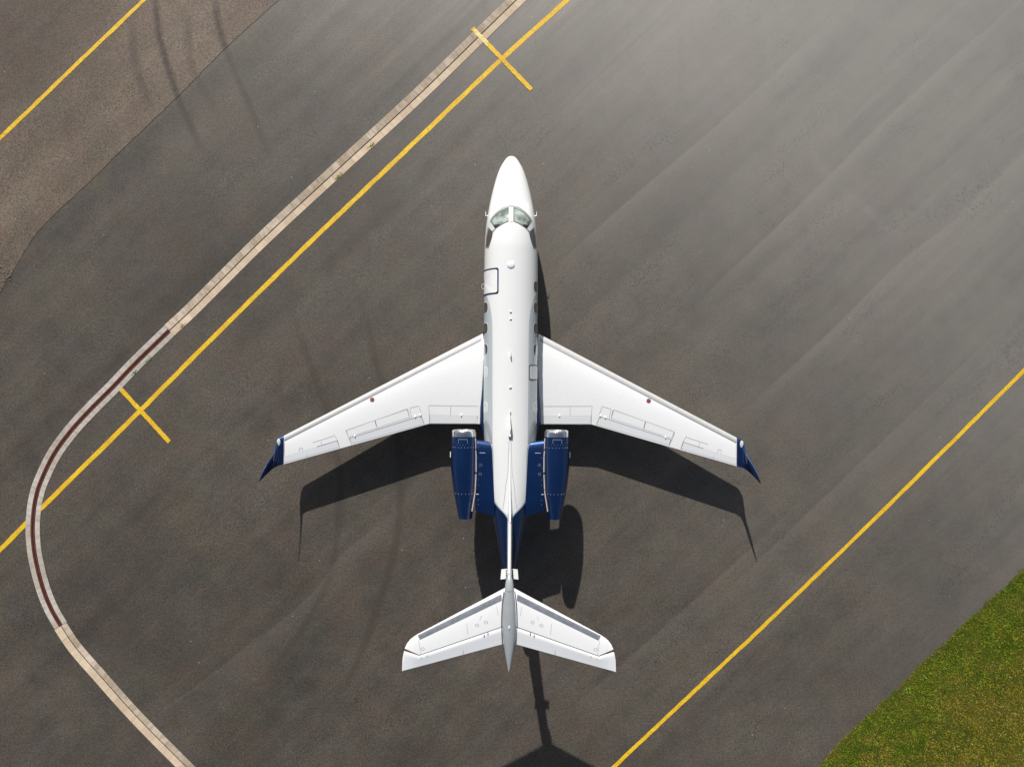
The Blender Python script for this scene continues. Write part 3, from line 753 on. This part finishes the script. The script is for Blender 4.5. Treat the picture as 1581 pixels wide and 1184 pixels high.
def free_loft(mb, secs, side, mi=0, NC=14, sub=4):
    """sections (hw_le, py_le, hw_te, py_te, z, half thickness m): thickness normal to chord and span"""
    L = [Vector(A(a, b, z)) for a, b, c, d, z, t in secs]; T = [Vector(A(c, d, z)) for a, b, c, d, z, t in secs]; H = [s[5] for s in secs]
    n = len(secs); q = np.linspace(0, n - 1, (n - 1) * sub + 1); idx = range(n)
    iv = lambda P_, k: interp(q, idx, [p[k] for p in P_])
    L2 = [Vector(p) for p in zip(iv(L, 0), iv(L, 1), iv(L, 2))]; T2 = [Vector(p) for p in zip(iv(T, 0), iv(T, 1), iv(T, 2))]; H2 = interp(q, idx, H)
    cs = [(1 - math.cos(math.pi * i / NC)) / 2 for i in range(NC + 1)]; rows = []
    for i in range(len(L2)):
        j0, j1 = max(i - 1, 0), min(i + 1, len(L2) - 1); m0 = (L2[j0] + T2[j0]) / 2; m1 = (L2[j1] + T2[j1]) / 2
        nr = (m1 - m0).cross(L2[i] - T2[i]);
        if nr.length < 1e-9: nr = Vector((0, 0, 1))
        nr.normalize()
        r = [L2[i].lerp(T2[i], c) + nr * H2[i] * naca(c) / .5 for c in reversed(cs)] + [L2[i].lerp(T2[i], c) - nr * H2[i] * naca(c) / .5 for c in cs[1:-1]]
        rows.append([(side * p.x, p.y, p.z) for p in r])
    mb.grid(rows, mi, True, True)

def le_y(h): return 516 + (h - 45) * (674 - 516) / 304.
def te_y(h): return 654.6 if h < 125.5 else 654.6 + (h - 125.5) * (718 - 654.6) / 224.
WS = [(26, le_y(26), 26, 654.6, 1.30, .12), (45, 516, 45, 654.6, 1.32, .12), (125.5, le_y(125.5), 125.5, 654.6, 1.40, .115), (237, le_y(237), 237, te_y(237), 1.51, .105), (349.3, 674, 349.8, 718, 1.62, .10)]
def Wp(x, y): return ((x / 4.273 + 390 - 788.8), y / 4.273 + 510)    # left-wing survey sheet -> (px from axis, row)
def wq(*p): return [(-Wp(a, b)[0], Wp(a, b)[1]) for a, b in p]
for side, nm in ((-1, 'left'), (1, 'right')):
    W = Surf(WS, side); mb = MB(); W.loft(mb); wing = mb.build('wing', M['white'], jet, angle=60)
    # leading edge skin
    mb = MB(); rows = []
    for i in range(41):
        h = 45.5 + (349 - 45.5) * i / 40; r = []
        for d, o in ((0, .004), (.6, .010), (1.4, .016), (2.6, .022), (4, .026), (5.6, .022), (7.4, .012), (9.2 - 1.2 * i / 40, .003)):
            r.append(W.pt(h, le_y(h) + d, o))
        rows.append(r)
    mb.grid(rows); le = mb.build('leading_edge', M['slat'], wing, angle=60)
    mb = MB(); strip(mb, [(46, le_y(46) + 9.6), (200, le_y(200) + 9.0), (349, le_y(349) + 8.3)], W.pt, .009, .75); mb.build('leading_edge_seam', M['line'], wing)
    # control surfaces: dark gap under each plate, the plate tilted so its front edge stands proud
    def plate(name, quad, lw=.55, gap='dline', mat='panel', rise=.010):
        """quad: front-in, front-out, rear-out, rear-in in px"""
        mb = MB(); q = [np.array(p) for p in quad]; c = sum(q) / 4
        fn = lambda a, b, o: W.pt(a, b, o)
        big = [p + (p - c) / np.linalg.norm(p - c) * lw * 1.3 for p in q]
        big[2] = q[2]; big[3] = q[3]
        patch(mb, big, fn, .006, 16, 4, 1); a, b, c2, d = q; rows = []
        for i in range(17):
            u = i / 16; rows.append([W.pt(*((a * (1 - u) + b * u) * (1 - v) + (d * (1 - u) + c2 * u) * v), .008 + rise * (1 - v)) for v in (0, .12, .4, .7, 1)])
        mb.grid(rows, 0); return mb.build(name, [M[mat], M[gap]], wing, angle=30)
    f1 = wq((1485, 566), (1173, 561), (1173, 615), (1485, 615)); plate('flap', f1)
    f2 = wq((1113, 567), (645, 716), (658, 751), (1135, 620)); plate('flap', f2)
    al = wq((562, 733), (212, 840), (210, 880), (580, 774)); plate('aileron', al)
    plate('spoiler', wq((1022, 524), (816, 599), (826, 646), (1036, 577)), .4, 'dline', 'white', .004)
    plate('spoiler', wq((810, 601), (624, 666), (641, 706), (822, 648)), .4, 'dline', 'white', .004)
    mb = MB()
    for a, b in (((1165, 497), (1490, 500)), ((1310, 497), (1310, 557)), ((1040, 515), (1098, 500)), ((1098, 500), (1122, 562)), ((1165, 497), (1170, 560)), ((455, 735), (460, 762)), ((540, 690), (566, 733)), ((400, 745), (540, 700)),
                 ((313, 806), (313, 783)), ((313, 783), (333, 779)), ((333, 779), (335, 800)), ((360, 826), (364, 842)), ((1040, 515), (1052, 578))):
        strip(mb, wq(a, b), W.pt, .012, .38)
    mb.build('panel_seam', M['line'], wing); mb = MB()
    for pl in ([(640, 714), (621, 668), (628, 661), (1022, 521), (1028, 524), (1040, 577)], [(812, 598), (826, 648)], [(640, 716), (1115, 565)], [(1115, 565), (1138, 621)], [(642, 716), (657, 754)], [(562, 731), (580, 777)], [(1171, 560), (1171, 616)], [(430, 772), (562, 731)]):
        for a, b in zip(pl, pl[1:]): strip(mb, wq(a, b), W.pt, .026, .42)
    mb.build('control_surface_gap', M['mline'], wing)
    for a, b in ((1380, 562), (1078, 572), (1112, 562), (680, 702)):
        (h, py), = wq((a, b)); p = W.pt(h, py, .015); mb = MB(); mb.ball(p, (.035, .075, .045), 6); mb.build('hinge', M['white'], wing)
    (h, py), = wq((790, 460)); h = 213.4; py = 617.8; p = W.pt(h, py, .0); mb = MB()
    tl = math.atan2(W.pt(h, py + 2)[2] - W.pt(h, py - 2)[2], 0.12)
    for r0, r1, z0, mi in ((0, .062, .018, 1), (.062, .1, .013, 0)):
        mb.grid([[(p[0] + r * math.cos(t), p[1] + r * math.sin(t), W.top(abs(p[0] + r * math.cos(t)), p[1] + r * math.sin(t)) + z0) for t in np.linspace(0, 2 * math.pi, 24, False)] for r in (r0 + 1e-4, r1)], mi, True)
    mb.build('fuel_cap', [M['steel'], M['red']], wing)
    mb = MB(); strip(mb, [(348.6, 684), (349.2, 716)], W.pt, .012, .5); mb.build('tip_seam', M['orange'], wing)
    mb = MB()
    for h in (335, 318, 300, 285): p = W.pt(h, te_y(h)); mb.tube([p, (p[0], p[1] - .16, p[2] - .005)], .006, 5)
    mb.pieces('static_wick', M['black'], wing)
    # winglet
    mb = MB(); free_loft(mb, [(349.6, 674, 350, 718.2, 1.622, .085), (355.5, 677, 357, 720.3, 1.68, .07), (360.8, 683.5, 361.8, 722, 1.80, .055), (364.6, 699.5, 367, 725.5, 2.02, .04), (374.5, 716, 375.5, 733.5, 2.36, .025), (382.5, 731.5, 383, 741, 2.62, .018), (386.6, 742, 387, 745.5, 2.74, .010)], side)
    wl = mb.build('winglet', M['blue'], wing, angle=70)
    mb = MB(); p = A(357.6, 684.5, 1.76); mb.ball((side * p[0], p[1], p[2]), (.085, .17, .05), 8); mb.build('navigation_light', M['lens'], wl) if False else None
    o = mb.build('navigation_light', M['lens'], wing)

# engines ----------------------------------------------------------------
EZ = 2.92; kE = (CAMH - EZ) / F
def ey(py): return (CYP - py) * kE
for side in (-1, 1):
    eng = empty('engine', (side * 71.6 * kE, ey(730), EZ)); eng.parent = jet
    cx0 = 0.; oy = ey(730)
    sh = lambda y: -side * max(0, (ey(725) - (y + oy))) / kE * 3.0 / 75 * kE
    def L(prof, **k): return [(ey(p) - oy, r * kE) for p, r in prof]
    mb = MB(); mb.lathe(L([(673.5, 19.3), (680, 19.7), (690, 20.0), (705, 20.1), (718, 19.9), (729, 19.4), (745, 18.2), (759, 16.7), (775, 14.3), (788, 12.2), (800, 10.2), (800.2, 9.7), (790, 9.9), (776, 10)]), 0, 0, mi=0, shift=sh)
    nac = mb.build('nacelle', M['blue'], eng, angle=50)
    mb = MB(); mb.lathe(L([(676, 13.6), (670, 13.8), (666.5, 14.6), (664.6, 15.8), (664.0, 16.8), (664.4, 17.7), (666, 18.5), (669.5, 19.0), (673.5, 19.35)]), 0, 0, shift=sh); mb.build('intake_lip', M['chrome'], eng, angle=80)
    mb = MB(); mb.lathe(L([(676, 13.6), (690, 13.5), (700, 13.2)]), 0, 0, mi=0)
    mb.build('intake_duct', M['steel'], eng)
    mb = MB(); y0 = ey(694) - oy
    for k in range(22):
        a = 2 * math.pi * k / 22; ca, sa = math.cos(a), math.sin(a); rows = []
        for t in np.linspace(.25, 1, 5):
            r = 13.2 * kE * t; rows.append([(r * ca - .035 * sa, y0 + .04, r * sa + .035 * ca), (r * ca + .05 * sa, y0 - .06, r * sa - .05 * ca)])
        mb.grid(rows)
    mb.lathe([(y0 + .22, .004), (y0 + .15, .05), (y0 + .05, .10), (y0 - .06, .12)], 0, 0); mb.build('fan', M['steel'], eng)
    mb = MB(); mb.lathe(L([(776, 10), (776, .1)]), 0, 0, shift=sh); mb.lathe(L([(776, 5.0), (790, 4.2), (803, .2)]), 0, 0, shift=sh); mb.build('exhaust', M['steel'], eng)
    # fasteners in two rows, access panels
    mb = MB()
    for py, r, cnt in ((689.5, 20.0, 8), (760.5, 16.6, 6)):
        for q in range(cnt):
            a = math.radians(90 + (q - (cnt - 1) / 2) * 118 / cnt); rr = (r + .05) * kE; y = ey(py) - oy
            mb.ball((sh(y) + rr * math.cos(a), y, rr * math.sin(a)), (.013, .013, .013), 3)
    for q in range(5):
        a = math.radians(90 + (q - 2) * 13); rr = 19.95 * kE; y = ey(685.2) - oy; mb.ball((rr * math.cos(a), y, rr * math.sin(a)), (.008, .008, .008), 3)
    mb.build('fastener', M['dot'], nac)
    mb = MB(); rr = 19.85 * kE
    for pts in ([(110, 683), (110, 677), (70, 677), (70, 683)],):
        P3 = [(rr * math.cos(math.radians(a)), ey(p) - oy, rr * math.sin(math.radians(a))) for a, p in pts]; mid = []
        for i in range(3):
            for t in np.linspace(0, 1, 7):
                v = Vector(P3[i]).lerp(Vector(P3[i + 1]), t); s_ = rr / math.hypot(v.x, v.z); mid.append((v.x * s_, v.y, v.z * s_))
        mb.tube(mid, .007, 5)
    mb.build('hatch_outline', M['grey'], nac)
    # latches along the outer side
    mb = MB()
    for p in (708, 722, 733, 744, 752, 763, 776):
        r = float(interp(p, [673, 705, 729, 759, 788, 800], [19.3, 20.1, 19.4, 16.7, 12.2, 10.2])) * kE; y = ey(p) - oy
        mb.box((sh(y) + side * r * .985, y, -.10), (.035, .13, .06))
    mb.pieces('latch', M['blue'], nac)
    mb = MB(); y = ey(702) - oy; mb.box((side * 20.3 * kE, y, -.04), (.05, .24, .05)); mb.build('strake', M['panel'], nac)
    # pylon
    pyl = MB(); rows = []
    X0 = 71.6 * kE; N = 10
    for u in np.linspace(0, 1, 9):
        hw = 24 + (53.5 - 24) * u; yl = 683.0 - 3.8 * u; yt = 797.5 - 10 * u; r = []
        for c, d in [(0, 0), (.01, .35), (.04, .7), (.1, .95), (.2, 1), (.4, 1), (.6, .95), (.8, .75), (.93, .4), (1, 0)]:
            r.append((hw, yl + (yt - yl) * c, d))
        ring = [(side * (a * kE) - side * X0, ey(b) - oy, .02 + d * .15) for a, b, d in r] + [(side * (a * kE) - side * X0, ey(b) - oy, .02 - d * .17) for a, b, d in reversed(r[1:-1])]
        rows.append(ring)
    pyl.grid(rows, 0, True, True); pn = pyl.build('pylon', M['blue'], eng, angle=50)
    mb = MB()
    pts = [(53.3, 676), (53.0, 690), (52.1, 705), (52.0, 729), (53.4, 759), (56, 775), (58.0, 788)]
    top = [(side * a * kE - side * X0, ey(b) - oy, .19) for a, b in pts]
    mb.tube(top, .026, 6); mb.build('nacelle_seal', M['cream'], eng)
    mb = MB()
    for b in (693, 729, 754):
        mb.box((side * 51.6 * kE - side * X0, ey(b) - oy, .2), (.07, .07, .05))
    for a, b in ((48, 687), (34, 690), (48, 735), (47.5, 750), (48, 768)): mb.box((side * a * kE - side * X0, ey(b) - oy, .172), (.03, .02, .01))
    mb.pieces('clamp', M['black'], pn)
    mb = MB()
    mb.box((side * 42.5 * kE - side * X0, ey(698.5) - oy, .174), (.24, .018, .012)); mb.box((side * 50 * kE - side * X0, ey(762) - oy, .165), (.10, .03, .012))
    for a, b in ((45, 717), (45.5, 731)):
        for q in range(8):
            t = q * math.pi / 4; mb.ball((side * a * kE - side * X0 + .055 * math.cos(t), ey(b) - oy + .05 * math.sin(t), .172), (.009, .009, .009), 3)
    for b in (683, 690, 706, 721, 740, 748, 771, 778): mb.ball((side * 48.6 * kE - side * X0, ey(b) - oy, .165), (.010, .010, .010), 3)
    mb.build('pylon_marking', M['dot'], pn)

# tail fin ----------------------------------------------------------------
def yz(py, z): return (CYP - py) * (CAMH - z) / F
def vloft(mb, secs, mi=0, NC=16):
    """vertical sections: (z, y_le, y_te, half thickness)"""
    cs = [(1 - math.cos(math.pi * i / NC)) / 2 for i in range(NC + 1)]; rows = []
    for z, a, b, t in secs: rows.append([(t * naca(c) / .5, a + (b - a) * c, z) for c in reversed(cs)] + [(-t * naca(c) / .5, a + (b - a) * c, z) for c in cs[1:-1]])
    mb.grid(rows, mi, True, True)
FS = [(2.9, -5.0, -8.05, .11), (3.3, -5.15, -8.15, .11), (3.5, -5.35, -8.22, .11), (3.7, -5.62, -8.30, .108), (4.2, yz(816, 4.2), -8.48, .102), (4.8, yz(844, 4.8), -8.70, .095), (5.4, yz(872, 5.4), -8.92, .09), (5.95, yz(893, 5.95), -9.15, .085)]
mb = MB(); vloft(mb, FS); fin = mb.build('tail_fin', M['white'], jet, angle=60)
def te(z): return float(np.interp(z, [f[0] for f in FS], [f[2] for f in FS]))
mb = MB(); vloft(mb, [(z, te(z) + .10, te(z) - .62 + (z - 3.3) * .03, .055) for z in (3.15, 4, 5, 5.85)]); mb.build('rudder', M['blue'], fin, angle=60)
# dorsal fin: a low ridge rising out of the spine
mb = MB(); rows = []
for py, h, wd in ((688, .0, .02), (700, .02, .045), (740, .06, .06), (765, .12, .07), (785, .25, .085), (800, .46, .09), (806, .60, .09)):
    z = 3.34 + h; y = (CYP - py) * (CAMH - z) / F
    rows.append([(-wd * 1.3, y, 3.2), (-wd * .8, y, z - .5 * h - .01), (-wd * .35, y, z), (wd * .35, y, z), (wd * .8, y, z - .5 * h - .01), (wd * 1.3, y, 3.2)])
mb.grid(rows, 0, False); mb.build('dorsal_fin', M['white'], fin, angle=60)
mb = MB()
for s in (-1, 1):
    z = 5.0; q = [A(3.2, 878, z), A(12.6, 879, z), A(13.8, 894.2, z), A(4.4, 893.2, z)]
    q = [(s * a, b, c) for a, b, c in q]; mb.add(q + [(a, b, c - .03) for a, b, c in q], [(0, 1, 2, 3), (7, 6, 5, 4), (0, 4, 5, 1), (1, 5, 6, 2), (2, 6, 7, 3), (3, 7, 4, 0)])
    for t in (.15, .4, .65, .9):
        y = q[0][1] + (q[3][1] - q[0][1]) * t; mb.box((s * 4.9 * (CAMH - z) / F, y, z + .012), (.04, .05, .02), 1)
mb.pieces('logo_light', [M['white'], M['dline']], fin, smooth=False)
# bullet
kB = (CAMH - 6.1) / F; mb = MB(); rows = []
B_ = [(886, 2.2, 5.98, .03), (890, 3.2, 6.02, .07), (897, 5.6, 6.06, .13), (910, 7.0, 6.10, .17), (911, 7.0, 6.10, .175), (929, 9.4, 6.1, .20), (947, 10.3, 6.1, .21), (964, 10.5, 6.1, .21), (978, 9.9, 6.1, .2), (991, 8.8, 6.1, .18), (1008, 6.5, 6.1, .14), (1026, 3.2, 6.1, .09), (1034, 1.9, 6.1, .06), (1037.8, .5, 6.1, .02)]
bp = [b[0] for b in B_]; q = np.linspace(886, 1037.8, 70)
for p in q:
    hw, zc, hh = (float(interp(p, bp, [b[k] for b in B_])) for k in (1, 2, 3))
    rows.append([(hw * kB * math.copysign(abs(math.sin(a)) ** .85, math.sin(a)), (CYP - p) * kB, zc + hh * math.cos(a)) for a in np.linspace(0, 2 * math.pi, 32, False)])
mb.grid(rows, 0, True, True); bul = mb.build('tail_fairing', M['grey'], fin, angle=60)
mb = MB(); mb.lathe([((CYP - 911) * kB + .012, 1.0), ((CYP - 911) * kB - .012, 1.0)], 0, 6.1, sx=7.15 * kB, sz=.178, n=32); mb.build('fairing_seam', M['dline'], bul)
mb = MB(); mb.ball((0, (CYP - 965.5) * kB, 6.32), (.03, .075, .03), 6); mb.build('beacon', M['white'], bul)

# tailplane
def tte(h): return 994 + (h - 9.3) * .2722
TS = [(3, 905.5, 3, tte(3)), (10, 909, 10, tte(10)), (141.5, 979.3, 141.5, tte(141.5)), (148, 983.5, 148, tte(148)), (153, 987.7, 153, tte(153)), (158, 994.2, 158, tte(158)), (161, 1001, 161, tte(161)), (163, 1009, 163, tte(163)), (164.5, 1018, 164.5, tte(164.5)), (165.1, 1034, 165.1, tte(165.1))]
TS = [(a, b, c, d, 6.06, .085 if a < 150 else .06) for a, b, c, d in TS]
def Tp(*p): return [(786.0 - (a / 4.273 + 600), b / 4.273 + 880) for a, b in p]
tp = empty('tailplane', (0, -8.5, 6.06)); tp.parent = fin
TO = Vector((0, -8.5, 6.06))
for side in (-1, 1):
    T = Surf(TS, side); mb = MB(); T.loft(mb, sub=5)
    def tb(name, mats, angle=60): 
        return mb.build(name, mats, stab if name != 'stabiliser' else jet, angle=angle)
    stab = tb('stabiliser', M['white']); fn_ = T.pt
    mb = MB(); strip(mb, [(8.2, 912), (10.6, 929), (11.6, 947), (11.9, 962), (11.3, 978), (10.3, 993)], fn_, .05, 1.3); tb('root_gap', M['dline'])
    mb = MB(); patch(mb, Tp((742, 158), (190, 430), (206, 460), (745, 199)), T.pt, .008, 30, 6); tb('deicing_strip', M['boot'])
    mb = MB(); fn = T.pt
    a, b, c, d = (np.array(v) for v in Tp((748, 382), (205, 567), (155, 652), (752, 486)))
    patch(mb, [(10.5, 966.5), (138.2, 1011.0), (139, 1020), (10.5, 972)], fn, .006, 30, 2, 1)
    rows = []
    I0, I1 = np.array([10.6, 968.2]), np.array([138, 1012.4]); O0, O1 = np.array([9.6, 993.6]), np.array([138, tte(138) - .4])
    for i in range(31):
        u = i / 30; f = I0 * (1 - u) + I1 * u; r = O0 * (1 - u) + O1 * u; rows.append([fn(*(f * (1 - v) + r * v), .012 + hgt) for v, hgt in ((0, .0), (.06, .022), (.15, .034), (.3, .030), (.55, .015), (1, .0))])
    mb.grid(rows, 0)
    rows = []; H0, H1 = np.array([138, 1012.4]), np.array([161.2, 1004.2]); R0, R1 = np.array([138, tte(138) - .4]), np.array([164.6, tte(164.6) - .6])
    for i in range(13):
        u = i / 12; f = H0 * (1 - u) + H1 * u; r = R0 * (1 - u) + R1 * u; rows.append([fn(*(f * (1 - v) + r * v), .012 + hgt) for v, hgt in ((0, .0), (.06, .022), (.15, .034), (.3, .030), (.55, .015), (1, .0))])
    mb.grid(rows, 0)
    el_ = tb('elevator', [M['panel'], M['line']], 40)
    mb = MB(); strip(mb, [(71, 1011.2), (71, 1002.5)], fn, .04, .4); tb('elevator_seam', M['line'])
    mb = MB(); mb.add([fn(138.3, 1011.0, .030), fn(161.0, 1000.6, .05), fn(161.9, 1003.9, .05), fn(138.3, 1012.0, .030)], [(0, 1, 2, 3)]); tb('horn_gap', simple('red_brown_gap', (.09, .035, .03), .7))
    mb = MB()
    for a, b in (((515, 350), (522, 425)), ((600, 330), (612, 300)), ((712, 240), (722, 300)), ((198, 460), (212, 560))): strip(mb, Tp(a, b), fn, .008, .35)
    for cx_, cy_ in ((583, 363), (641, 343), (224, 520)):
        (h, p), = Tp((cx_, cy_)); ring = [(h + 3 * math.cos(t), p + 2.2 * math.sin(t)) for t in np.linspace(0, 2 * math.pi, 13)]
        mb.grid([[fn(a_, b_, .008), fn(h + (a_ - h) * .85, p + (b_ - p) * .85, .008)] for a_, b_ in ring])
    tb('panel_seam', M['line'])
    mb = MB()
    for cx_, cy_ in ((630, 425), (655, 412)):
        (h, p), = Tp((cx_, cy_)); strip(mb, [(h, p - 1.2), (h, p + 3.6)], fn, .055, 1.3)
    for cx_, cy_ in ((215, 572), (255, 560)):
        (h, p), = Tp((cx_, cy_)); strip(mb, [(h, p - 1.2), (h, p + 2.6)], fn, .055, .5)
    tb('elevator_hinge', M['dline'])
    mb = MB()
    for h in (158, 150, 146): p = fn(h, tte(h)); mb.tube([p, (p[0], p[1] - .14, p[2])], .006, 5)
    mb.pieces('static_wick', M['black'], stab)
bpy.data.objects.remove(tp)

# landing gear ------------------------------------------------------------
def wheel(x, y, r, w, par):
    mb = MB(); mb.lathe([(-w / 2, r * .55), (-w / 2, r * .86), (-w * .36, r * .97), (0, r), (w * .36, r * .97), (w / 2, r * .86), (w / 2, r * .55)], 0, 0, axis='x', n=32)
    mb.v = [(a + x, b + y, c + r) for a, b, c in mb.v]; wh = mb.build('wheel', M['black'], par, angle=40)
    mb = MB(); mb.lathe([(-w * .42, .01), (-w * .42, r * .5), (-w / 2, r * .56), (w / 2, r * .56), (w * .42, r * .5), (w * .42, .01)], 0, 0, axis='x', n=24)
    mb.v = [(a + x, b + y, c + r) for a, b, c in mb.v]; mb.build('rim', M['steel'], wh, angle=40)
yN = (CYP - 318) * 30.9 / F
ng = MB(); ng.tube([(0, yN, .27), (0, yN + .05, 1.25)], [.05, .07], 12); ng.tube([(-.2, yN, .27), (.2, yN, .27)], .035, 10); ng.tube([(0, yN, .8), (0, yN - .6, 1.2)], .03, 8); ng.box((-.17, yN - .1, .95), (.02, .7, .4)); ng.box((.17, yN - .1, .95), (.02, .7, .4))
g = ng.build('nose_gear', M['steel'], jet)
for s in (-1, 1): wheel(s * .16, yN, .27, .14, g)
yM = (CYP - 628) * 30.9 / F
for s in (-1, 1):
    mg = MB(); mg.tube([(s * 1.42, yM, .36), (s * 1.40, yM, 1.25)], [.06, .08], 12); mg.tube([(s * 1.25, yM, .36), (s * 1.6, yM, .36)], .04, 10); mg.tube([(s * 1.4, yM, .7), (s * .7, yM, 1.0)], .035, 8)
    g = mg.build('main_gear', M['steel'], jet)
    for q in (-.14, .14): wheel(s * 1.42 + q, yM, .36, .18, g)
